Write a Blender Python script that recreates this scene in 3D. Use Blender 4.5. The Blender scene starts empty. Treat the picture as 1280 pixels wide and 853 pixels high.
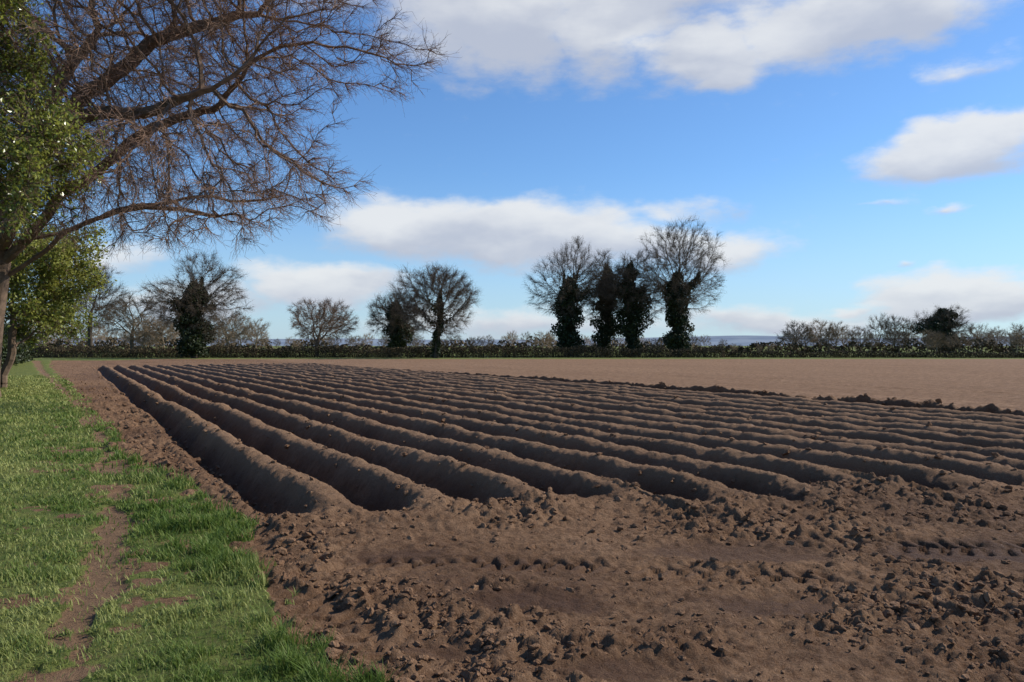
import bpy, math, numpy as np
from math import radians
rng=np.random.default_rng(7)
F=995.0; HC=1.6; HY=432.0
sc=bpy.context.scene
col=sc.collection
# ------------------------------------------------------------ helpers
def mk(name,parts,mats,attrs=None,smooth=False):
    """parts: list of (V,Fq,matindex,rnd)"""
    me=bpy.data.meshes.new(name)
    nv=sum(len(p[0]) for p in parts)
    V=np.concatenate([p[0] for p in parts]).astype(np.float32)
    off=0; li=[];ls=[];mi=[];lo=0
    for p in parts:
        f=p[1]+off; k=f.shape[1]
        li.append(f.ravel()); ls.append(lo+np.arange(len(f))*k); lo+=f.size
        mi.append(np.full(len(f),p[2])); off+=len(p[0])
    li=np.concatenate(li).astype(np.int32); ls=np.concatenate(ls).astype(np.int32); mi=np.concatenate(mi).astype(np.int32)
    me.vertices.add(nv); me.vertices.foreach_set('co',V.ravel())
    me.loops.add(len(li)); me.loops.foreach_set('vertex_index',li)
    me.polygons.add(len(ls)); me.polygons.foreach_set('loop_start',ls)
    me.polygons.foreach_set('material_index',mi)
    me.polygons.foreach_set('use_smooth',np.full(len(ls),smooth))
    me.update(calc_edges=True)
    rn=np.concatenate([np.broadcast_to(p[3],(len(p[0]),)) for p in parts]).astype(np.float32)
    a=me.attributes.new('tone','FLOAT','POINT'); a.data.foreach_set('value',rn)
    if attrs:
        for k,v in attrs.items():
            a=me.attributes.new(k,'FLOAT','POINT'); a.data.foreach_set('value',v.astype(np.float32))
    for m in mats: me.materials.append(m)
    ob=bpy.data.objects.new(name,me); col.objects.link(ob)
    return ob
def hsh(xi,yi,seed):
    h=(xi.astype(np.int64)*374761393+yi.astype(np.int64)*668265263+seed*1442695041)&0xffffffff
    h=((h^(h>>13))*1274126177)&0xffffffff
    h=((h^(h>>16))*2246822519)&0xffffffff
    h=h^(h>>15)
    return (h&0xffffff)/float(0xffffff)
def vn(x,y,seed=0):
    xi=np.floor(x);yi=np.floor(y);fx=x-xi;fy=y-yi
    fx=fx*fx*fx*(fx*(fx*6-15)+10);fy=fy*fy*fy*(fy*(fy*6-15)+10)
    a=hsh(xi,yi,seed);b=hsh(xi+1,yi,seed);c=hsh(xi,yi+1,seed);d=hsh(xi+1,yi+1,seed)
    return ((a*(1-fx)+b*fx)*(1-fy)+(c*(1-fx)+d*fx)*fy)*2-1
def fbm(x,y,o=4,seed=0,g=.5):
    r=0;a=1;n=0
    for i in range(o):
        ca,sa=math.cos(i*1.3),math.sin(i*1.3)
        r=r+a*vn((x*ca-y*sa)*2**i+i*17.3,(x*sa+y*ca)*2**i,seed+i);n+=a;a*=g
    return r/n
def cells(x,y,size,seed,dens=.8):
    """rounded lumps"""
    x=x/size;y=y/size;xi=np.floor(x);yi=np.floor(y);out=np.zeros_like(x)
    for i in(-1,0,1):
        for j in(-1,0,1):
            cx=xi+i;cy=yi+j
            px=cx+hsh(cx,cy,seed);py=cy+hsh(cx,cy,seed+1);r=(.25+.5*hsh(cx,cy,seed+2))*(hsh(cx,cy,seed+3)<dens)
            d2=(x-px)**2+(y-py)**2
            out=np.maximum(out,np.sqrt(np.maximum(r*r-d2,0)))
    return out*size
def ss(a,b,x):
    t=np.clip((x-a)/(b-a),0,1);return t*t*(3-2*t)
TH=radians(29.0); CT,ST=math.cos(TH),math.sin(TH)
def st(x,y): return x*CT+y*ST, y*CT-x*ST
def xy(s,t): return s*CT-t*ST, s*ST+t*CT
PIT=.93; S0=1.74; NR=17; SE=S0+PIT*NR
def gb(t): return np.interp(t,[0,3.7,8,13.8,31,66,130],[1.12,1.10,1.18,.68,.2,-1.3,-2.5])
def grassmask(s,t,x,y):
    b=gb(t)+.30*fbm(x*1.7,y*1.7,3,31)+.26*fbm(x*6,y*6,3,35)
    m=ss(.06,-.06,s-b)
    pc=np.interp(t,[0,4,5,7.8,10.5,23,60,120],[-.15,-.02,.06,.36,.5,.3,-1.7,-4])+.06*fbm(x*1.3,y*1.3,2,79)
    w=.08+.26*fbm(x*1.1,y*1.1,3,77)+.16*fbm(x*7,y*7,3,78)+.003*t
    pm=ss(-.06,.07,w-np.abs(s-pc))
    patch=ss(.24,.42,fbm(x*2.2,y*2.2,4,55,.65))*ss(-.9,-.2,s-0)*ss(1.3,.7,s)*.85
    return m*(1-np.maximum(pm,patch)),m*pm,m
def height(x,y,full=True):
    s,t=st(x,y)
    g,pm,gm=grassmask(s,t,x,y)
    wob=.07*fbm(t*.16,s*.05,2,5)+.055*fbm(t*1.5,s*1.7,3,6)
    ph=(s+wob-S0)/PIT
    k=np.floor(ph)
    kt=np.floor(ph+.5)
    tend=7.55-.27*s+.6*(hsh(kt,kt*0+3,9)-.5)+.24*fbm(x*3,y*3,3,41)
    tend=np.where(s>12,np.maximum(tend,4.2-(s-12)*.25),tend)
    inrow=ss(S0-.42,S0-.1,s+wob)*ss(SE+.42,SE+.1,s+wob)
    far=ss(67,65,t+.5*fbm(s*2,t*0,2,3))
    f=ph-np.floor(ph)
    f=f**.88
    prof=1-np.abs(np.cos(np.pi*f))**2.4
    prof=prof*(1+.13*fbm(k*3.1,t*.6,3,12)+.05*fbm(x*4,y*4,3,13))
    trench=ss(tend-.1,tend+.6,t)
    ridge=ss(tend-.7,tend+.9,t)
    R=(-.23*(1-prof))*trench+(.18*prof)*ridge
    z=R*inrow*far
    rowm=inrow*ss(tend,tend+.8,t)
    rough=fbm(x*2.6,y*2.6,4,100)*.026+fbm(x*9,y*9,4,110,.7)*.026*(1-.15*rowm)
    cl=ss(.05,.4,fbm(x*.8,y*.8,3,200))
    bst=np.zeros_like(x)
    for (bx,by,br) in ((1.94,4.7,.5),(2.9,5.0,.5),(1.5,5.6,.35),(1.83,7.0,.6),(-.66,4.6,.45),(-.3,4.0,.35),(2.5,4.0,.5),(4.2,7.4,.6),(-1.6,6.2,.4),(.9,4.3,.3)):
        bst=np.maximum(bst,np.exp(-((x-bx)**2+(y-by)**2)/br**2))
    hd=1-inrow*ss(tend-.3,tend+.3,t)
    # tyre tracks
    tm=np.zeros_like(x);tz=np.zeros_like(x)
    for (ax,ay,bx,by,w,cv_) in ((-3.1,8.0,-.3,3.7,.22,.14),(.15,6.6,2.6,4.9,.2,.3),(-1.5,5.9,2.6,5.3,.2,-.2),(2.2,3.7,5.6,5.6,.24,.2),(2.0,6.6,6.5,6.4,.22,.2)):
        L=math.hypot(bx-ax,by-ay);ux,uy=(bx-ax)/L,(by-ay)/L
        al=(x-ax)*ux+(y-ay)*uy; ac=-(x-ax)*uy+(y-ay)*ux+cv_*np.sin(al/L*np.pi)+.03*fbm(x*3,y*3,2,97)
        m=ss(w,w-.07,np.abs(ac))*ss(0,.5,al)*ss(L,L-.5,al)*ss(-.12,.3,fbm(x*1.3+ax,y*1.3,3,90))
        lug=ss(-.35,.45,np.sin(al*2*np.pi/.16+np.sign(ac)*1.6+np.abs(ac)*13+.8*fbm(x*2,y*2,2,96))+.6*fbm(x*9,y*9,3,95))
        tz=np.where(m>tm,-.038+.036*lug,tz);tm=np.maximum(tm,m)
    tm=tm*hd*(1-gm)
    strip=ss(1.95,1.6,s)*(1-gm)
    endz=np.exp(-((t-tend+.25)/.45)**2)*inrow
    edge=np.exp(-((s-SE-.30+.12*fbm(t*1.1,s*0,3,44))/.22)**2)*ss(3,6,t)*far
    flat=ss(SE+.5,SE+1.2,s)
    clm=np.clip(.26+.5*cl*hd+.65*bst*hd+.5*strip+.25*endz+.9*edge+.08*rowm+.22*ss(.6,.95,1-prof)*inrow*trench,0,1.15)*(1-.8*flat*(1-np.clip(edge,0,1)))
    clm=(clm*(1-gm)+.08*gm)*(1-.6*tm)
    z=z+edge*.19*(1+.8*fbm(x*2,y*2,4,8,.6))*ss(70,20,t)+endz*.06*(1+fbm(x*2,y*2,2,71))
    z=z+rough*(1-.6*gm)*(1-.4*flat)+strip*.05*fbm(x*1.6,y*1.6,3,64)+flat*.03*fbm(s*2.2,t*.25,3,65)
    if full:
        near=ss(45,15,np.hypot(x,y))
        wx=x+.02*fbm(x*20,y*20,2,301);wy=y+.02*fbm(x*20,y*20,2,302)
        z=z+cells(wx,wy,.14,300,.5)*.5*ss(.4,.95,clm)*near
        z=z+cells(wx+3,wy,.07,310,.7)*.6*ss(.15,.8,clm)*near
        z=z+cells(wx+5,wy,.042,320,.75)*.6*np.clip(clm+.25,0,1)*ss(14,7,np.hypot(x,y))*(1-gm)
    z=z*(1-.6*tm)+tm*tz
    z=z+.02*gm-.03*pm
    dm=np.zeros_like(x)
    for (cx,cy,rx,ry) in ((.42,3.95,.45,.16),(.1,5.0,.6,.22),(1.6,4.9,.5,.25),(1.9,6.2,.9,.3),(-.9,6.1,.5,.25),(3.6,6.2,.9,.3),(-.4,4.2,.25,.2)):
        q=np.sqrt(((x-cx)/rx)**2+((y-cy)/ry)**2)+.6*fbm(x*4,y*4,4,400,.65)
        dm=np.maximum(dm,ss(1.25,.45,q))
    z=z*(1-.6*dm*(1-tm))-.015*dm
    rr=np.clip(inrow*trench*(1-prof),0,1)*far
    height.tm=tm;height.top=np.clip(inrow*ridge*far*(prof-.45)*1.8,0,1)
    return z,g,pm,gm,dm,clm,inrow*ridge*far,rr
# ------------------------------------------------------------ materials
def newmat(name):
    m=bpy.data.materials.new(name);m.use_nodes=True;nt=m.node_tree;nt.nodes.clear()
    return m,nt
def N(nt,t,**k):
    n=nt.nodes.new(t)
    for a,b in k.items(): setattr(n,a,b)
    return n
def attr(nt,nm):
    n=N(nt,'ShaderNodeAttribute');n.attribute_name=nm;return n.outputs['Fac']
def mixc(nt,f,a,b,mode='MIX'):
    n=N(nt,'ShaderNodeMix',data_type='RGBA',blend_type=mode)
    for i,v in ((0,f),(6,a),(7,b)):
        if hasattr(v,'links'): nt.links.new(v,n.inputs[i])
        elif isinstance(v,(tuple,list)): n.inputs[i].default_value=(*v,1)
        else: n.inputs[i].default_value=v
    return n.outputs[2]
def mth(nt,op,a,b=0.,c=0.,clamp=False):
    n=N(nt,'ShaderNodeMath',operation=op);n.use_clamp=clamp
    for i,v in enumerate((a,b,c)):
        if hasattr(v,'links'): nt.links.new(v,n.inputs[i])
        else: n.inputs[i].default_value=v
    return n.outputs[0]
def noise(nt,vec,scale,detail=4,rough=.55,dist=0):
    n=N(nt,'ShaderNodeTexNoise');n.inputs['Scale'].default_value=scale;n.inputs['Detail'].default_value=detail
    n.inputs['Roughness'].default_value=rough;n.inputs['Distortion'].default_value=dist
    if vec is not None: nt.links.new(vec,n.inputs['Vector'])
    return n.outputs['Fac']
def mrange(nt,v,a,b,c=0,d=1):
    n=N(nt,'ShaderNodeMapRange',interpolation_type='SMOOTHSTEP');nt.links.new(v,n.inputs[0])
    for i,q in enumerate((a,b,c,d)): n.inputs[1+i].default_value=q
    return n.outputs[0]
def leafmat(name,c1,c2,trans=.35,rough=.5,spec=.3):
    m,nt=newmat(name);r=attr(nt,'tone')
    c=mixc(nt,r,c1,c2)
    p=N(nt,'ShaderNodeBsdfPrincipled');nt.links.new(c,p.inputs['Base Color']);p.inputs['Roughness'].default_value=rough
    p.inputs['Specular IOR Level'].default_value=spec
    o=N(nt,'ShaderNodeOutputMaterial')
    if trans<=0: nt.links.new(p.outputs[0],o.inputs[0]);return m
    t=N(nt,'ShaderNodeBsdfTranslucent');nt.links.new(c,t.inputs['Color'])
    mx=N(nt,'ShaderNodeMixShader');mx.inputs[0].default_value=trans
    nt.links.new(p.outputs[0],mx.inputs[1]);nt.links.new(t.outputs[0],mx.inputs[2])
    nt.links.new(mx.outputs[0],o.inputs[0]);return m
def barkmat(name,c1,c2,scale=6,bump=False):
    m,nt=newmat(name);r=attr(nt,'tone')
    c=mixc(nt,r,c1,c2)
    p=N(nt,'ShaderNodeBsdfPrincipled') if bump else N(nt,'ShaderNodeBsdfDiffuse')
    if bump:
        tc=N(nt,'ShaderNodeTexCoord').outputs['Object'];n=noise(nt,tc,scale,4,.7)
        c=mixc(nt,mrange(nt,n,.35,.7,0,.7),c,tuple(v*.5 for v in c1))
        p.inputs['Roughness'].default_value=.9;p.inputs['Specular IOR Level'].default_value=.1
        bp=N(nt,'ShaderNodeBump');bp.inputs['Strength'].default_value=.6;bp.inputs['Distance'].default_value=.03
        nt.links.new(n,bp.inputs['Height']);nt.links.new(bp.outputs[0],p.inputs['Normal'])
    nt.links.new(c,p.inputs[0])
    o=N(nt,'ShaderNodeOutputMaterial');nt.links.new(p.outputs[0],o.inputs[0]);return m
def soilcolor(nt,pos):
    n1=noise(nt,pos,.9,4,.6);n2=noise(nt,pos,9,3,.65);n3=noise(nt,pos,70,2,.7)
    c=mixc(nt,mrange(nt,n1,.3,.7),(.195,.109,.060),(.275,.163,.094))
    c=mixc(nt,mrange(nt,n2,.35,.7,0,.9),c,(.130,.069,.038))
    c=mixc(nt,mrange(nt,n3,.45,.75,0,.55),c,(.36,.23,.142))
    return c,n2,n3
m_ground,nt=newmat('soil_and_grass')
pos=N(nt,'ShaderNodeNewGeometry').outputs['Position']
c,n2,n3=soilcolor(nt,pos)
damp_dark=attr(nt,'damp_dark');g=attr(nt,'grass');pth=attr(nt,'path');til=attr(nt,'tilled')
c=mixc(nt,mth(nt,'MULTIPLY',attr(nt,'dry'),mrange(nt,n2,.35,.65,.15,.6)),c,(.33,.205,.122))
c=mixc(nt,mth(nt,'MULTIPLY',damp_dark,.8),c,(.072,.035,.020))
tcol=mixc(nt,mrange(nt,noise(nt,pos,3.5,3,.7),.35,.65),(.185,.106,.060),(.33,.20,.118))
c=mixc(nt,mth(nt,'MULTIPLY',til,.8),c,tcol)
c=mixc(nt,mth(nt,'MULTIPLY',pth,.7),c,(.23,.145,.085))
gn=noise(nt,pos,2.5,3,.6);gn2=noise(nt,pos,30,3,.7)
gc=mixc(nt,mrange(nt,gn,.35,.65),(.10,.14,.03),(.19,.21,.055))
gc=mixc(nt,mrange(nt,gn2,.4,.7,0,.7),gc,(.12,.10,.045))
c=mixc(nt,mrange(nt,mth(nt,'ADD',g,mth(nt,'MULTIPLY',mth(nt,'SUBTRACT',gn2,.5),.5)),.3,.6),c,gc)
p=N(nt,'ShaderNodeBsdfPrincipled');nt.links.new(c,p.inputs['Base Color'])
nt.links.new(mrange(nt,damp_dark,0,1,.95,.7),p.inputs['Roughness']);p.inputs['Specular IOR Level'].default_value=.1
b1=N(nt,'ShaderNodeBump');b1.inputs['Strength'].default_value=1.;b1.inputs['Distance'].default_value=.04
nf=noise(nt,pos,30,5,.8)
nt.links.new(nf,b1.inputs['Height']);nt.links.new(b1.outputs[0],p.inputs['Normal'])
o=N(nt,'ShaderNodeOutputMaterial');nt.links.new(p.outputs[0],o.inputs[0])
m_clod,nt=newmat('soil_clod')
pos=N(nt,'ShaderNodeNewGeometry').outputs['Position']
c,n2,n3=soilcolor(nt,pos)
c=mixc(nt,attr(nt,'tone'),c,(.14,.076,.043))
p=N(nt,'ShaderNodeBsdfPrincipled');nt.links.new(c,p.inputs['Base Color']);p.inputs['Roughness'].default_value=.95;p.inputs['Specular IOR Level'].default_value=.1
b1=N(nt,'ShaderNodeBump');b1.inputs['Strength'].default_value=1.;b1.inputs['Distance'].default_value=.015
nt.links.new(noise(nt,pos,60,3,.7),b1.inputs['Height']);nt.links.new(b1.outputs[0],p.inputs['Normal'])
o=N(nt,'ShaderNodeOutputMaterial');nt.links.new(p.outputs[0],o.inputs[0])
m_grass=leafmat('grass_blades',(.12,.18,.033),(.36,.37,.12),.38,.5,.2)
m_holly=leafmat('holly_leaves',(.05,.085,.014),(.40,.41,.075),.45,.28,.6)
m_shrub=leafmat('shrub_leaves',(.09,.13,.022),(.40,.40,.085),.45,.4,.3)
m_ivy=leafmat('ivy_leaves',(.014,.022,.007),(.045,.058,.018),0,.5,.25)
m_hedge=leafmat('hedge_leaves',(.032,.029,.016),(.125,.09,.05),0,.8,.1)
m_bark=barkmat('bark_grey',(.08,.064,.048),(.14,.108,.078),3)
m_oak=barkmat('oak_bark',(.16,.115,.08),(.36,.22,.155),5,True)
m_red=barkmat('reddish_twigs',(.14,.095,.07),(.25,.17,.12),1)
m_far=barkmat('distant_twigs',(.12,.095,.068),(.33,.24,.155),.3)
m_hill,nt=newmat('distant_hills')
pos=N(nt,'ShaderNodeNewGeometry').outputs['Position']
c=mixc(nt,mrange(nt,noise(nt,pos,.006,4,.6),.35,.65),(.17,.21,.27),(.24,.28,.33))  # aerial haze painted into the hills' base colour as blue-grey
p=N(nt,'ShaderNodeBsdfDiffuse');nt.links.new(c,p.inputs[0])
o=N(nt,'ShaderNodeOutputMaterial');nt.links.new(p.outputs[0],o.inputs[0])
# ------------------------------------------------------------ ground
def axis(segs,start):
    out=[start];v=start
    for end,d in segs:
        n=max(1,int(round((end-v)/d)));out+=list(np.linspace(v,end,n+1)[1:]);v=end
    return out
def growaxis(v,d,r,end,mx=1e9):
    out=[]
    while v<end: v+=d;d=min(d*r,mx);out.append(v)
    return out
sa=axis([(8.5,.018),(13,.03),(18.9,.045),(30,.12),(80,.3)],-.6)
sa=sa+growaxis(80,.5,1.15,4000)
sa=[-.6-(q) for q in growaxis(0,.03,1.05,4000)][::-1]+sa
ta=axis([(7.0,.018),(12,.028)],1.6)
ta=ta+growaxis(12,.03,1.009,120,.45)
ta=ta+growaxis(ta[-1],.6,1.15,5000)
ta=[1.6-q for q in growaxis(0,.04,1.12,3000)][::-1]+ta
sa=np.array(sa);ta=np.array(ta)
Sg,Tg=np.meshgrid(sa,ta,indexing='ij');X,Y=xy(Sg.ravel(),Tg.ravel())
z,g,pm,gm,dm,clm,rw,tr=height(X,Y)
tmk=height.tm;dry=height.top
dist=np.hypot(X,Y)
z=z*ss(200,90,dist)
beyond=np.maximum(ss(93,95,Y+.6*fbm(X*.3,Y*.3,2,2)),ss(-40,-45,X-0*Y)*ss(80,90,Y))
grass=np.maximum(g,np.clip(beyond,0,1))
S1,T1=Sg.ravel(),Tg.ravel()
till=ss(SE+.6,SE+1.4,S1)*np.clip(.8+.5*fbm(S1*.9,T1*.06,3,66)+.3*fbm(S1*.15,T1*.1,3,67),0,1.2)
damp_dark=np.clip(dm*.75+.75*tr+.2*tmk+.55*ss(.0,.5,fbm(X*.5,Y*.7,4,500))*(1-dry)*(1-ss(SE,SE+1,S1)*.6)+.4*np.exp(-((S1-SE-.02)/.25)**2)*(T1<66)*(T1>5),0,1)  # damp patches, plus darker trenches, tyre tracks and line past last ridge
ns,ntt=len(sa),len(ta)
idx=np.arange(ns*ntt).reshape(ns,ntt)
Q=np.stack([idx[:-1,:-1],idx[1:,:-1],idx[1:,1:],idx[:-1,1:]],-1).reshape(-1,4)
V=np.stack([X,Y,z],-1)
cr=rw[Q].mean(1)>.5; cp=(pm[Q].mean(1)>.5)&(~cr)
def sub(name,mask):
    q=Q[mask];u,inv=np.unique(q,return_inverse=True);inv=inv.reshape(q.shape)
    return mk(name,[(V[u],inv,0,0.)],[m_ground],dict(grass=grass[u],path=pm[u],damp_dark=damp_dark[u],tilled=till[u],dry=dry[u]),smooth=True)
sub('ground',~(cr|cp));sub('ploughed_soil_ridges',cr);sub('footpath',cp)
print('ground verts',len(V))
# ------------------------------------------------------------ clods
def ico(n):
    import bmesh
    bm=bmesh.new();bmesh.ops.create_icosphere(bm,subdivisions=n,radius=1)
    v=np.array([q.co[:] for q in bm.verts]);f=np.array([[w.index for w in q.verts] for q in bm.faces]);bm.free();return v,f
iv,iff=ico(2)
shapes=[]
for i in range(14):
    v=iv.copy();
    for k in range(8):
        d=rng.normal(size=3);d/=np.linalg.norm(d);h=rng.uniform(.4,.8);dd=v@d;v=v-np.outer(np.maximum(dd-h,0),d)
    v*=(1+.15*rng.normal(size=(len(v),1)));shapes.append(v)
shapes=np.array(shapes)
Nc=110000
dd=np.exp(rng.uniform(math.log(3.2),math.log(45),Nc));az=rng.uniform(radians(-40),radians(45),Nc)
cx,cy=dd*np.sin(az),dd*np.cos(az)
zz,g_,pm_,gm_,dm_,cl_,rw_,tr_=height(cx,cy)
keep=(rng.random(Nc)<(np.clip(cl_-.12,0,1)**1.3*.5+.02)*np.clip(1.2-dd/40,.3,1)*(1-gm_)*(1-dm_)*(1-.8*height.tm))
keep&=~((cl_<.2)&(dd>14))
cx,cy,zz,dd,cl_=cx[keep],cy[keep],zz[keep],dd[keep],cl_[keep];n=len(cx)
print('clods',n)
r=(.005+.030*rng.random(n)**4+.022*rng.random(n)**3*ss(.65,1.1,cl_))*np.clip((dd/5)**.6,.8,3)
r=np.minimum(r,.08)
A=rng.normal(size=(n,3,3));Qm,_=np.linalg.qr(A)
sh=shapes[rng.integers(0,14,n)]*rng.uniform(.6,1.3,(n,1,3))
vv=np.einsum('nij,nkj->nki',Qm,sh)*r[:,None,None]
vv[:,:,2]*=.7
vv+=np.stack([cx,cy,zz+r*.15],-1)[:,None,:]
ff=(iff[None]+(np.arange(n)*len(iv))[:,None,None]).reshape(-1,3)
mk('soil_clods',[(vv.reshape(-1,3),ff,0,np.repeat(rng.random(n)*.6,len(iv)))],[m_clod])
# ------------------------------------------------------------ grass
Ng=360000
dd=np.exp(rng.uniform(math.log(2.9),math.log(48),Ng));az=rng.uniform(radians(-52),radians(-2),Ng)
gx,gy=dd*np.sin(az),dd*np.cos(az)
s_,t_=st(gx,gy)
zz,g_,pm_,gm_,*_r=height(gx,gy,False)
tuft=fbm(gx*3.5,gy*3.5,3,900,.6);big=fbm(gx*.8,gy*.8,2,910)
keep=(rng.random(Ng)<np.maximum(g_,.12*gm_)*np.clip(.75+1.2*tuft,.12,1))&(gm_>.25)&(s_>-6)
gx,gy,zz,dd,s_,t_,tuft,big=[a[keep] for a in(gx,gy,zz,dd,s_,t_,tuft,big)];n=len(gx)
print('blades',n)
edge=ss(.35,.9,s_)
hgt=(.028+.02*rng.random(n)+.05*edge*np.clip(.5+tuft*2.4,0,2.2)+.03*np.clip(tuft,0,1))*(.7+.6*rng.random(n))
hgt*=np.clip(dd/9,1,1.5)
wid=(.002+.0014*rng.random(n))*np.clip(dd/4,.9,12)
a=rng.uniform(0,2*np.pi,n);lean=rng.uniform(.1,1.1,n)*hgt
fx,fy=np.cos(a),np.sin(a);wx,wy=-fy*wid,fx*wid
P0=np.stack([gx,gy,zz-.008],-1)
def lv(f,hf,w):
    c=P0+np.stack([fx*lean*f,fy*lean*f,hgt*hf],-1);o=np.stack([wx*w,wy*w,0*wx],-1);return c-o,c+o
vs=[]
for f,hf,w in((0,0,1),(.3,.55,.85),(1,.95,.12)): vs+=list(lv(f,hf,w))
vv=np.stack(vs,1).reshape(-1,3)
b=(np.arange(n)*6)[:,None]
ff=np.concatenate([b+np.array([[0,1,3,2]]),b+np.array([[2,3,5,4]])])
rr=np.clip(.45+.7*big+.3*rng.normal(size=n)-.35*edge-.3*tuft+.35*ss(0,-1,s_),0,1.2)
mk('grass',[(vv,ff,0,np.repeat(rr,6))],[m_grass])
# ------------------------------------------------------------ trees
def tubes(P0,P1,R0,R1,k):
    d=P1-P0;L=np.linalg.norm(d,axis=1,keepdims=True)+1e-9;d=d/L
    ref=np.where(np.abs(d[:,2:3])>.9,np.array([[1.,0,0]]),np.array([[0,0,1.]]))
    u=np.cross(d,ref);u/=np.linalg.norm(u,axis=1,keepdims=True)+1e-9;w=np.cross(d,u)
    a=np.arange(k)*2*np.pi/k
    ring=np.cos(a)[None,:,None]*u[:,None]+np.sin(a)[None,:,None]*w[:,None]
    ext=(R0[:,None]*.25)*d
    A=(P0-ext)[:,None]+ring*R0[:,None,None];B=(P1+ext*.6)[:,None]+ring*R1[:,None,None]
    V=np.concatenate([A,B],1).reshape(-1,3)
    b=(np.arange(len(P0))*2*k)[:,None]
    j=np.arange(k);f=np.stack([j,(j+1)%k,k+(j+1)%k,k+j],-1)
    return V,(b[:,:,None]+f[None]).reshape(-1,4)
def unit(v): return v/(np.linalg.norm(v,axis=-1,keepdims=True)+1e-9)
def colonize(start,att,D,infl,kill,rg,iters=140,bias=(0,0,0),jit=.12,spar=None,mom=.5):
    cap=30000
    P=np.zeros((cap,3));par=np.full(cap,-1);nch=np.zeros(cap,int)
    n=len(start);P[:n]=start;par[:n]=np.arange(n)-1 if spar is None else spar
    nd=np.full(len(att),1e9);ni=np.zeros(len(att),int)
    def upd(a,b):
        nonlocal nd,ni
        for c in range(a,b,400):
            e=min(b,c+400)
            dm=np.linalg.norm(att[:,None]-P[None,c:e],axis=2);m=dm.argmin(1);v=dm[np.arange(len(att)),m]
            q=v<nd;nd[q]=v[q];ni[q]=m[q]+c
    upd(0,n)
    for it in range(iters):
        m=nd<(infl if it>6 else infl*2.5)
        if not m.any(): break
        v=unit(att[m]-P[ni[m]]);acc=np.zeros((n,3));np.add.at(acc,ni[m],v)
        cnt=np.bincount(ni[m],minlength=n)
        act=np.nonzero((cnt>0)&(nch[:n]<3))[0]
        if len(act)==0 or n+len(act)>=cap: break
        dr=unit(unit(acc[act])+np.array(bias)+jit*rg.normal(size=(len(act),3)))
        pa=par[act];pd=np.where(pa[:,None]>=0,P[act]-P[np.maximum(pa,0)],0);dr=unit(dr+mom*unit(pd)*((pa>=0)&(act>=len(start)))[:,None])
        k=len(act);P[n:n+k]=P[act]+D*dr;par[n:n+k]=act;nch[act]+=1
        upd(n,n+k);n+=k
        kp=nd>kill;att=att[kp];nd=nd[kp];ni=ni[kp]
        if len(att)==0: break
    return P[:n],par[:n]
def radii(P,par,rt,rT):
    n=len(P);has=np.zeros(n,bool);has[par[1:]]=True;nt_=(~has).sum()
    e=np.clip(math.log(max(nt_,2))/math.log(rT/rt),1.6,3.2)
    S=np.where(has,0,rt**e)
    for i in range(n-1,0,-1): S[par[i]]+=S[i]
    return S**(1/e)
def twigs(P,Dr,rg,cnt,L,r,spread=1.,droop=0.,sub=2,outward=None):
    i=rg.integers(0,len(P),cnt);p=P[i];d=unit(Dr[i]+spread*rg.normal(size=(cnt,3))*.6+np.array([0,0,-droop]))
    if outward is not None: d=unit(d+.5*outward[i])
    l=L*rg.uniform(.5,1.2,cnt)[:,None]
    a=[];b=[];r0=[];r1=[]
    p1=p+d*l*.5;d2=unit(d+.45*rg.normal(size=d.shape)+[0,0,.1]);p2=p1+d2*l*.5
    a+=[p,p1];b+=[p1,p2];r0+=[np.full(cnt,r),np.full(cnt,r*.75)];r1+=[np.full(cnt,r*.75),np.full(cnt,r*.45)]
    for q in range(sub):
        f=rg.uniform(.2,1,cnt)[:,None];bp=p+(p1-p)*f if q%2 else p1+(p2-p1)*f
        d3=unit(d+.9*rg.normal(size=d.shape));e=bp+d3*l*.4
        a.append(bp);b.append(e);r0.append(np.full(cnt,r*.6));r1.append(np.full(cnt,r*.35))
    return np.concatenate(a),np.concatenate(b),np.concatenate(r0),np.concatenate(r1)
def leaves(P,size,rg,asp=.55):
    n=len(P);a=unit(rg.normal(size=(n,3)));b=unit(np.cross(a,rg.normal(size=(n,3))));c=np.cross(a,b)
    s=(size*rg.uniform(.6,1.3,n))[:,None]
    V=np.stack([P-a*s*.5,P+b*s*.5*asp+c*s*.08,P+a*s*.5,P-b*s*.5*asp+c*s*.08],1).reshape(-1,3)
    return V,(np.arange(n)*4)[:,None]+np.arange(4)[None]
def crown_att(c,R,M,rg,K=26,cr=.4,flat=.0,pw=.5):
    d=unit(rg.normal(size=(K,3)));cc=d*rg.uniform(.3,.72,(K,1))
    i=rg.integers(0,K,M*2);q=cc[i]+unit(rg.normal(size=(M*2,3)))*(rg.random((M*2,1))**pw)*cr
    q=q[np.linalg.norm(q,axis=1)<1.05][:M]
    q[:,2]=np.where(q[:,2]<0,q[:,2]*(1-flat),q[:,2])
    return np.array(c)+q*np.array(R)
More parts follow.
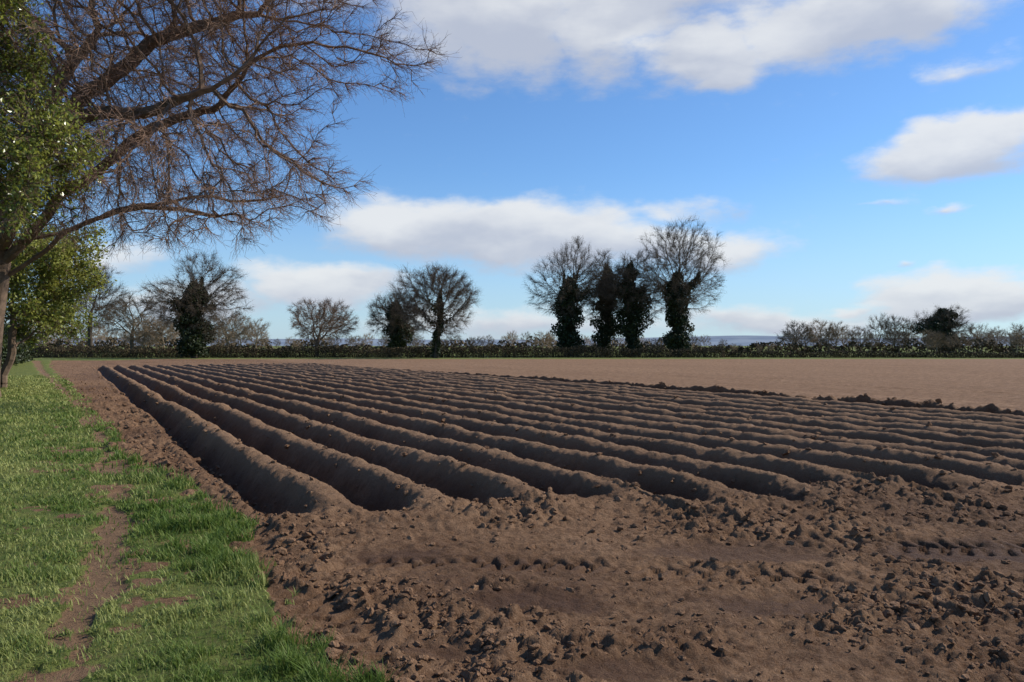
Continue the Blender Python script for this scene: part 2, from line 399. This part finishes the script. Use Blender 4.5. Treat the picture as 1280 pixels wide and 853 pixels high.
def treeparts(H,cr,cb,rT,M,seed,base=(0,0,0),D=.5,twn=5000,twL=1.1,tipr=.014,twr=.010,K=26,clr=.42,bx=0,by=0,trunk=None,att=None,infl=3.5,kill=.7,ivy=None,droop=0,iters=140,flat=.1,thick=1.,lead=.45,jit=.22,spar=None,bias=(0,0,.18)):
    rg=np.random.default_rng(seed);base=np.array(base,float)
    if att is None: att=crown_att(base+[bx,by,(H+cb)/2],(cr,cr,(H-cb)/2),M,rg,K,clr,flat)
    if trunk is None:
        k=max(2,int((cb+lead*(H-cb))/D));zz=np.arange(k)*D
        trunk=base+np.stack([np.cumsum(rg.normal(size=k))*.10*D,np.cumsum(rg.normal(size=k))*.10*D,zz-.1],-1)
        tk=trunk
    else: tk=trunk
    P,par=colonize(trunk,att,D,infl,kill,rg,iters,bias,jit,spar)
    R=radii(P,par,tipr,rT)
    R[0]*=1.35
    ch=np.arange(1,len(P));pa=par[ch]
    p0,p1=P[pa],P[ch];r0=np.minimum(R[pa],R[ch]*1.25);r1=R[ch]
    big=r1>rT*.25
    parts=[]
    V,Fq=tubes(p0[big],p1[big],r0[big],r1[big],10);parts.append((V,Fq,0,.15))
    V,Fq=tubes(p0[~big],p1[~big],r0[~big]*thick,r1[~big]*thick,4);parts.append((V,Fq,0,.4))
    Dr=unit(p1-p0);thin=(r1<=max(rT*.12,np.quantile(r1,.6)))&(p1[:,2]>base[2]+cb*.6);c=np.array(base)+[bx,by,(H+cb)/2]
    tp=p1[thin];td=Dr[thin]
    a,b,q0,q1=twigs(tp,td,rg,twn,twL,twr,droop=droop,outward=unit(tp-c))
    V,Fq=tubes(a,b,q0,q1,3);parts.append((V,Fq,0,np.repeat(np.clip(.7+.25*rg.normal(size=len(a)),0,1),6)))
    if ivy:
        ir,iz0,iz,n,ls=ivy
        zs=base[2]+iz0+(iz-iz0)*rg.random(n)
        ax=np.stack([np.interp(zs,tk[:,2],tk[:,0]),np.interp(zs,tk[:,2],tk[:,1]),zs],-1)
        w=(r1>rT*.13)&(p1[:,2]<base[2]+iz*1.05)&(p1[:,2]>base[2]+1);W=p1[w] if w.any() else tk
        lm=rg.random(n)<.36;j=rg.integers(0,len(W),n);ax[lm]=W[j[lm]]
        zf=np.clip((ax[:,2]-base[2]-iz0)/(iz-iz0),0,1)
        th=rg.uniform(0,2*np.pi,n)
        rad=ir*(.58+.5*np.sin(np.pi*zf**.8))*ss(1.03,.8,zf)**.5*(.8+.7*vn(zf*iz*.8+seed,np.cos(th)*1.3+seed*.3,seed))
        rad=np.where(lm,rad*.6,rad)
        rr=rad*rg.random(n)**.4
        q=ax+np.stack([np.cos(th)*rr,np.sin(th)*rr,rg.normal(size=n)*.25],-1)
        q[:,2]=np.maximum(q[:,2],base[2]+.1)
        V,Fq=leaves(q,ls,rg,.9);parts.append((V,Fq,1,np.repeat(np.clip(rg.normal(size=n)*.3+.4,0,1),4)))
    return parts
def px(x,d): return (x-640)*d/F
def tree(name,x,d,top,cr_px,cb,rT,seed,M=1300,ivy=None,bark=m_bark,**k):
    H=1.6+(HY-top)*d/F;cr=cr_px*d/F
    parts=treeparts(H,cr,cb,rT,M,seed,base=(px(x,d),d,0),ivy=ivy,**k)
    return mk(name,parts,[bark,m_ivy])
tree('bare_tree',112,108,333,46,2.2,.3,11,M=1500,twn=6000)
tree('ivy_covered_tree',243,99,311,64,1.8,.42,12,M=1900,twn=8000,ivy=(2.5,.5,9.2,15000,.28),infl=4,lead=.55)
tree('small_bare_tree',397,116,371,49,1.2,.3,13,M=1500,twn=8500,bark=m_red,twL=.8,lead=.15,kill=.55,D=.4)
tree('ivy_covered_tree',495,118,360,40,1.2,.35,14,M=1300,twn=6000,ivy=(2.3,.4,7.8,11000,.28))
tree('bare_tree',545,100,323,53,1.8,.38,15,M=1900,twn=9000,ivy=(.9,.3,8.2,5500,.22),lead=.4)
tree('ivy_covered_tree',711,118,299,62,4.2,.5,16,M=1900,twn=8000,ivy=(2.1,.3,11.5,15000,.3),D=.55,infl=5,kill=.8,lead=.45)
tree('ivy_covered_tree',757,122,318,36,4.0,.4,17,M=1000,twn=5000,ivy=(2.0,.3,13.6,14000,.3),D=.6,infl=5,lead=.65)
tree('ivy_covered_tree',791,119,313,44,4.0,.45,18,M=1200,twn=6000,ivy=(2.4,.3,13.6,17000,.3),D=.6,infl=5,lead=.65)
tree('ivy_covered_tree',846,117,273,70,4.6,.6,19,M=2400,twn=10500,ivy=(1.9,.3,12.0,15000,.3),D=.6,infl=5.5,kill=.8,K=34,lead=.4,jit=.26)
tree('ivy_covered_tree',1178,185,382,37,1.0,.5,20,M=1300,twn=6000,ivy=(4.2,.3,9.8,15000,.45),D=.6,lead=.6)
# near oak overhanging from the left
rg=np.random.default_rng(77)
ox,oy=-15.95,24.0
c0=np.array([-11.2,21.8,11.0])
att=crown_att(c0,(11.0,8.0,6.2),5600,rg,80,.25,.10,.45)
att2=np.array([-10.2,20.8,6.0])+unit(rg.normal(size=(1000,3)))*rg.random((1000,1))**.4*np.array([6.3,4,1.8])
att=np.concatenate([att,att2]);att=att[(att[:,2]>4.1)]
D=.3
zz=np.arange(0,5.4,D);P=[[ox+.02*q+.02*q*q,oy-.03*q,q-.1] for q in zz];PR=list(range(-1,len(P)-1))
def limb(i0,dirs,n):
    p=np.array(P[i0]);pi=i0
    d=np.array(dirs[0],float)
    for j in range(n):
        tgt=np.array(dirs[min(int(j/n*len(dirs)),len(dirs)-1)],float)
        d=unit(d*.75+unit(tgt)*.35+rg.normal(size=3)*.16);p=p+d*D;P.append(list(p));PR.append(pi);pi=len(P)-1
    return pi
for i0,dirs,n in ((13,((1,-.2,.75),(1,-.3,.35),(1,-.1,.1),(1,-.2,.3)),34),(12,((1,.1,.5),(1,.3,.1),(1,0,-.05)),26),(15,((.8,-.5,.9),(1,-.5,.5),(1,-.3,.2)),34),(17,((.2,.3,1),(.5,.1,.8)),24),(16,((-.6,-.4,.8),(-.9,-.3,.4)),20),(14,((.5,-1,.5),(.5,-.9,.2)),20),(17,((.7,0,1),(.8,-.1,.8),(1,0,.3)),36),(15,((1,.5,.6),(1,.4,.4),(1,.1,.2)),30)):
    limb(i0,dirs,n)
parts=treeparts(16,9,5,.46,0,77,base=(ox,oy,0),trunk=np.array(P),spar=np.array(PR),att=att,D=D,infl=3.0,kill=.42,twn=42000,twL=.62,tipr=.011,twr=.006,bx=4,by=-2,droop=.12,iters=200,jit=.32,bias=(0,0,0))
mk('oak_tree',parts,[m_oak])
def leafy(name,x,y,H,cb,R,rT,seed,nl,ls,mat,off=(0,0),M=500,clr=.38,tw=1500,spread=.32):
    rg=np.random.default_rng(seed);c=np.array([x+off[0],y+off[1],(H+cb)/2])
    att=crown_att(c,(R[0],R[1],(H-cb)/2),M,rg,34,clr)
    k=max(3,int(cb/.3));z_=np.arange(k)*.3;trk=np.stack([x+0*z_,y+0*z_,z_-.1],-1)
    P,par=colonize(trk,att,.22,3,.4,rg,150);Rr=radii(P,par,.008,rT)
    ch=np.arange(1,len(P));pa=par[ch];p0,p1=P[pa],P[ch]
    V,Fq=tubes(p0,p1,Rr[pa],Rr[ch],7);pts=[(V,Fq,0,.2)]
    thin=Rr[ch]<=max(rT*.2,np.quantile(Rr[ch],.5));tp=p1[thin];td=unit(p1-p0)[thin]
    a,b,q0,q1=twigs(tp,td,rg,tw,.6,.006,outward=unit(tp-c));V,Fq=tubes(a,b,q0,q1,3);pts.append((V,Fq,0,.3))
    i=rg.integers(0,len(a),nl);f=rg.random((nl,1));q=a[i]+(b[i]-a[i])*f+rg.normal(size=(nl,3))*spread*.25
    V,Fq=leaves(q,ls,rg,.6);pts.append((V,Fq,1,np.repeat(np.clip(rg.normal(size=nl)*.3+.3+.3*((q[:,2]-c[2])/(H-cb)+.5)+.25*(q[:,0]-c[0])/R[0],0,1),4)))  # random leaf tone, plus sunlight painted in: lighter at top and right
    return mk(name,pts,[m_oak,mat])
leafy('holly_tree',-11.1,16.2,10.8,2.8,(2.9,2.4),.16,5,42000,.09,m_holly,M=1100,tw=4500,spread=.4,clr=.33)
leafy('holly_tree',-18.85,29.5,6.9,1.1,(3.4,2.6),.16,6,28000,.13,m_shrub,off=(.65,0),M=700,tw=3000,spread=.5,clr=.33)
# ------------------------------------------------------------ hedges and scrub
def hedge(name,pts,w,h,n,ls,seed,bump=.15,mat=m_hedge,rmean=.45):
    rg=np.random.default_rng(seed);pts=np.array(pts,float);sg=np.diff(pts,axis=0);L=np.hypot(*sg.T);cum=np.r_[0,np.cumsum(L)]
    u=rg.random(n)*cum[-1];x=np.interp(u,cum,pts[:,0]);y=np.interp(u,cum,pts[:,1])
    i=np.clip(np.searchsorted(cum,u)-1,0,len(L)-1);nx,ny=-sg[i,1]/L[i],sg[i,0]/L[i]
    top=h*(1+bump*fbm(u*.35,u*0,3,seed)*2)
    a=rg.uniform(0,np.pi,n);rr=rg.random(n)**.35
    ox=np.cos(a)*rr*w/2;oz=top*np.clip(np.abs(np.sin(a))**.45*rr,0,1)
    oz=np.where(rg.random(n)<.45,top*rg.random(n),oz)
    P=np.stack([x+nx*ox,y+ny*ox,oz],-1)
    V,Fq=leaves(P,ls,rg,.8);parts=[(V,Fq,0,np.repeat(np.clip(rmean+.3*rg.normal(size=n)+.4*vn(u*.15,u*0,seed),0,1),4))]
    m=n//6;j=rg.integers(0,n,m);b0=np.stack([x[j],y[j],0*x[j]],-1);e=P[j]+[0,0,.15]
    V,Fq=tubes(b0,e,np.full(m,.02),np.full(m,.008),3);parts.append((V,Fq,1,.3))
    return mk(name,parts,[mat,m_far])
hedge('hedge',[(-64,103),(-40,103.5),(-10,104),(28,105)],1.7,1.35,34000,.17,1,.2,rmean=.3)
hedge('hedge',[(28,106),(50,104),(95,98)],1.5,.75,18000,.17,2,rmean=.2)
def bl(s,t): return xy(s,t)
hedge('hedge',[bl(-5.5,27),bl(-5.2,50),bl(-4.8,75),bl(-4.5,100)],2.4,2.6,32000,.22,3,.3,mat=m_ivy)
T=[]
for i,(H,cr,cb) in enumerate(((10,4.5,1.0),(12,4.6,1.6),(9,5,.5),(13,5.5,2.0))):
    T.append(treeparts(H,cr,cb,.24,600,60+i,twn=1300,D=.6,infl=3.5,kill=1.0,twL=1.4,twr=.020,tipr=.03,thick=1.1,lead=.3))
def mass(name,items,mat):
    parts=[]
    for (x,y,sc_,tid,rv) in items:
        a=rng.uniform(0,6.28);ca,sa_=math.cos(a),math.sin(a);M3=np.array([[ca,-sa_,0],[sa_,ca,0],[0,0,1]])
        sx=rng.uniform(.85,1.2)
        for p in T[tid]:
            parts.append((p[0]@M3.T*np.array([sc_*sx,sc_*sx,sc_])+[x,y,0],p[1],0,rv))
    return mk(name,parts,[mat])
it=[]
r5=np.random.default_rng(5)
def addt(xp,d,hp,n=1,rv=.5):
    tid=r5.integers(0,4);Ht=[10,12,9,13][tid]
    it.append((px(xp,d),d,(1.6+(hp)*d/F)/Ht,tid,float(np.clip(rv+.35*r5.normal(),0,1))))
for xp in range(-60,1420,15):
    d=r5.uniform(150,240)
    hp=5+9*r5.random()
    if xp<330: hp+=14
    if 380<xp<620: hp+=3
    if 600<xp<700: hp+=5
    if xp>900 and xp<985: hp=0+3*r5.random()
    if xp>=985: hp=12+12*r5.random()
    addt(xp+r5.uniform(-6,6),d,hp,rv=.55)
for xp,hp in ((995,30),(1025,32),(1045,30),(1075,24),(1100,39),(1118,37),(1135,34),(1220,27),(1245,24),(1278,28)): addt(xp,200,hp,rv=.4)
for xp,hp in ((30,48),(55,40),(165,62),(180,40),(205,34),(300,38),(320,34),(285,40)): addt(xp,150,hp,rv=.4)
mass('distant_tree_line',it,m_far)
hedge('distant_hedgerow',[(-150,165),(-50,170),(60,172),(170,160)],5,2.2,18000,.6,9,.5,rmean=.7)
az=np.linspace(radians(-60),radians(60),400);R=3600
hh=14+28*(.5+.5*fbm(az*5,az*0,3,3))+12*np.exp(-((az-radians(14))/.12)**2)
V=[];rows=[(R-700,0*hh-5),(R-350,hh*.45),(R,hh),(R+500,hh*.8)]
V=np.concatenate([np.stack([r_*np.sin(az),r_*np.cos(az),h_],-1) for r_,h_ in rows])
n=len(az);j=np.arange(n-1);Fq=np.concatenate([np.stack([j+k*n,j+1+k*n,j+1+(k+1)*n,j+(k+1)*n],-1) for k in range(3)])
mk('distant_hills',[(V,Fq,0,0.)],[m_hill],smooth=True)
# ------------------------------------------------------------ sun and sky
SAZ,SEL=74,38
sd=bpy.data.lights.new('sun','SUN');sd.energy=5.0;sd.angle=radians(.5);sd.color=(1,.94,.83)
so=bpy.data.objects.new('sun',sd);col.objects.link(so)
from mathutils import Vector
dv=Vector((math.cos(radians(SEL))*math.sin(radians(SAZ)),math.cos(radians(SEL))*math.cos(radians(SAZ)),math.sin(radians(SEL))))
so.rotation_euler=dv.to_track_quat('Z','Y').to_euler();so.location=dv*50
w=bpy.data.worlds.new('World');sc.world=w;w.use_nodes=True;nt=w.node_tree;nt.nodes.clear()
w.cycles.sampling_method='MANUAL';w.cycles.sample_map_resolution=256
sky=N(nt,'ShaderNodeTexSky');sky.sky_type='NISHITA';sky.sun_disc=False;sky.sun_elevation=radians(SEL);sky.sun_rotation=radians(SAZ)
sky.air_density=1.0;sky.dust_density=.3;sky.ozone_density=2.0
dirn=N(nt,'ShaderNodeTexCoord').outputs['Generated']
sx=N(nt,'ShaderNodeSeparateXYZ');nt.links.new(dirn,sx.inputs[0])
azn=mth(nt,'ARCTAN2',sx.outputs[0],sx.outputs[1]);eln=mth(nt,'ARCSINE',sx.outputs[2])
cv=N(nt,'ShaderNodeCombineXYZ');nt.links.new(azn,cv.inputs[0]);nt.links.new(mth(nt,'MULTIPLY',eln,2.2),cv.inputs[1])
nz=N(nt,'ShaderNodeTexNoise');nz.inputs['Scale'].default_value=7;nz.inputs['Detail'].default_value=5;nt.links.new(cv.outputs[0],nz.inputs['Vector'])
sc3=N(nt,'ShaderNodeSeparateColor');nt.links.new(nz.outputs['Color'],sc3.inputs[0])
nA,nB=sc3.outputs[0],sc3.outputs[1]
nC=noise(nt,cv.outputs[0],20,5,.6)
az2=mth(nt,'ADD',azn,mth(nt,'MULTIPLY',mth(nt,'SUBTRACT',nA,.5),.16))
el2=mth(nt,'ADD',eln,mth(nt,'MULTIPLY',mth(nt,'SUBTRACT',nB,.5),.07))
blobs=[(620,10,170,100,1),(760,30,110,75,1),(890,66,110,52,1),(900,98,70,22,.9),(1060,20,220,62,1),(800,-60,660,90,1),
 (1180,192,130,42,1),(1240,172,75,36,1),(530,285,150,50,1),(660,290,190,56,1),(905,312,110,34,.8),(800,300,120,40,.8),
 (400,360,120,30,1),(1180,372,120,34,1),(1255,378,80,28,1),(960,400,200,24,.7),(640,402,260,24,.6),(150,315,90,26,.6),
 (1225,80,55,26,.42),(1110,262,50,7,.4),(1192,270,24,9,.5),(1135,331,26,9,.5),(240,375,160,28,.6),(850,258,90,24,.45),(1060,385,60,9,.6),
 (-500,200,400,110,1),(1800,120,320,100,1)]
fld=None;S0_=None;S1_=None
for (bx,by,rx,ry,am) in blobs:
    a=math.atan((bx-640)/F);e=math.atan((HY-by)/F*math.cos(a));ra=rx/F*math.cos(a)**1.5;re=ry/F*math.cos(a)
    u=mth(nt,'MULTIPLY_ADD',az2,1/ra,-a/ra);v=mth(nt,'MULTIPLY_ADD',el2,1/re,-e/re)
    q=mth(nt,'SQRT',mth(nt,'MULTIPLY_ADD',u,u,mth(nt,'MULTIPLY',v,v)))
    vc=mth(nt,'MAXIMUM',mth(nt,'MULTIPLY_ADD',q,-am,1.15*am),.0)
    if fld is None: fld,S0_,S1_=vc,vc,mth(nt,'MULTIPLY',vc,v)
    else: fld=mth(nt,'MAXIMUM',fld,vc);S0_=mth(nt,'ADD',S0_,vc);S1_=mth(nt,'MULTIPLY_ADD',vc,v,S1_)
hgt_=mth(nt,'DIVIDE',S1_,mth(nt,'ADD',S0_,.05))
f2=mth(nt,'ADD',fld,mth(nt,'MULTIPLY',mth(nt,'SUBTRACT',nC,.5),.75))
mask=mrange(nt,f2,.08,.66)
shade=mrange(nt,mth(nt,'ADD',hgt_,mth(nt,'MULTIPLY',mth(nt,'SUBTRACT',nA,.5),2.2)),-.65,.5)
cc=mixc(nt,shade,(6.1,6.6,7.8),(9.8,10.0,10.2))
tint=mixc(nt,1.0,sky.outputs[0],(1.0,1.40,1.84),'MULTIPLY')
haze=mrange(nt,eln,-.02,.22,.58,0)
tint=mixc(nt,haze,tint,(6.0,7.9,10.0))
res=mixc(nt,mth(nt,'MULTIPLY',mask,.92),tint,cc)
bg=N(nt,'ShaderNodeBackground');bg.inputs['Strength'].default_value=.084;nt.links.new(res,bg.inputs[0])
wo=N(nt,'ShaderNodeOutputWorld');nt.links.new(bg.outputs[0],wo.inputs[0])
# ------------------------------------------------------------ camera
cd=bpy.data.cameras.new('camera');cd.lens=28;cd.sensor_width=36;cd.clip_start=.05;cd.clip_end=9000
co=bpy.data.objects.new('camera',cd);col.objects.link(co);co.location=(0,0,HC);co.rotation_euler=(radians(90.32),0,0)
sc.camera=co
sc.view_settings.view_transform='Standard';sc.view_settings.look='None';sc.view_settings.exposure=0
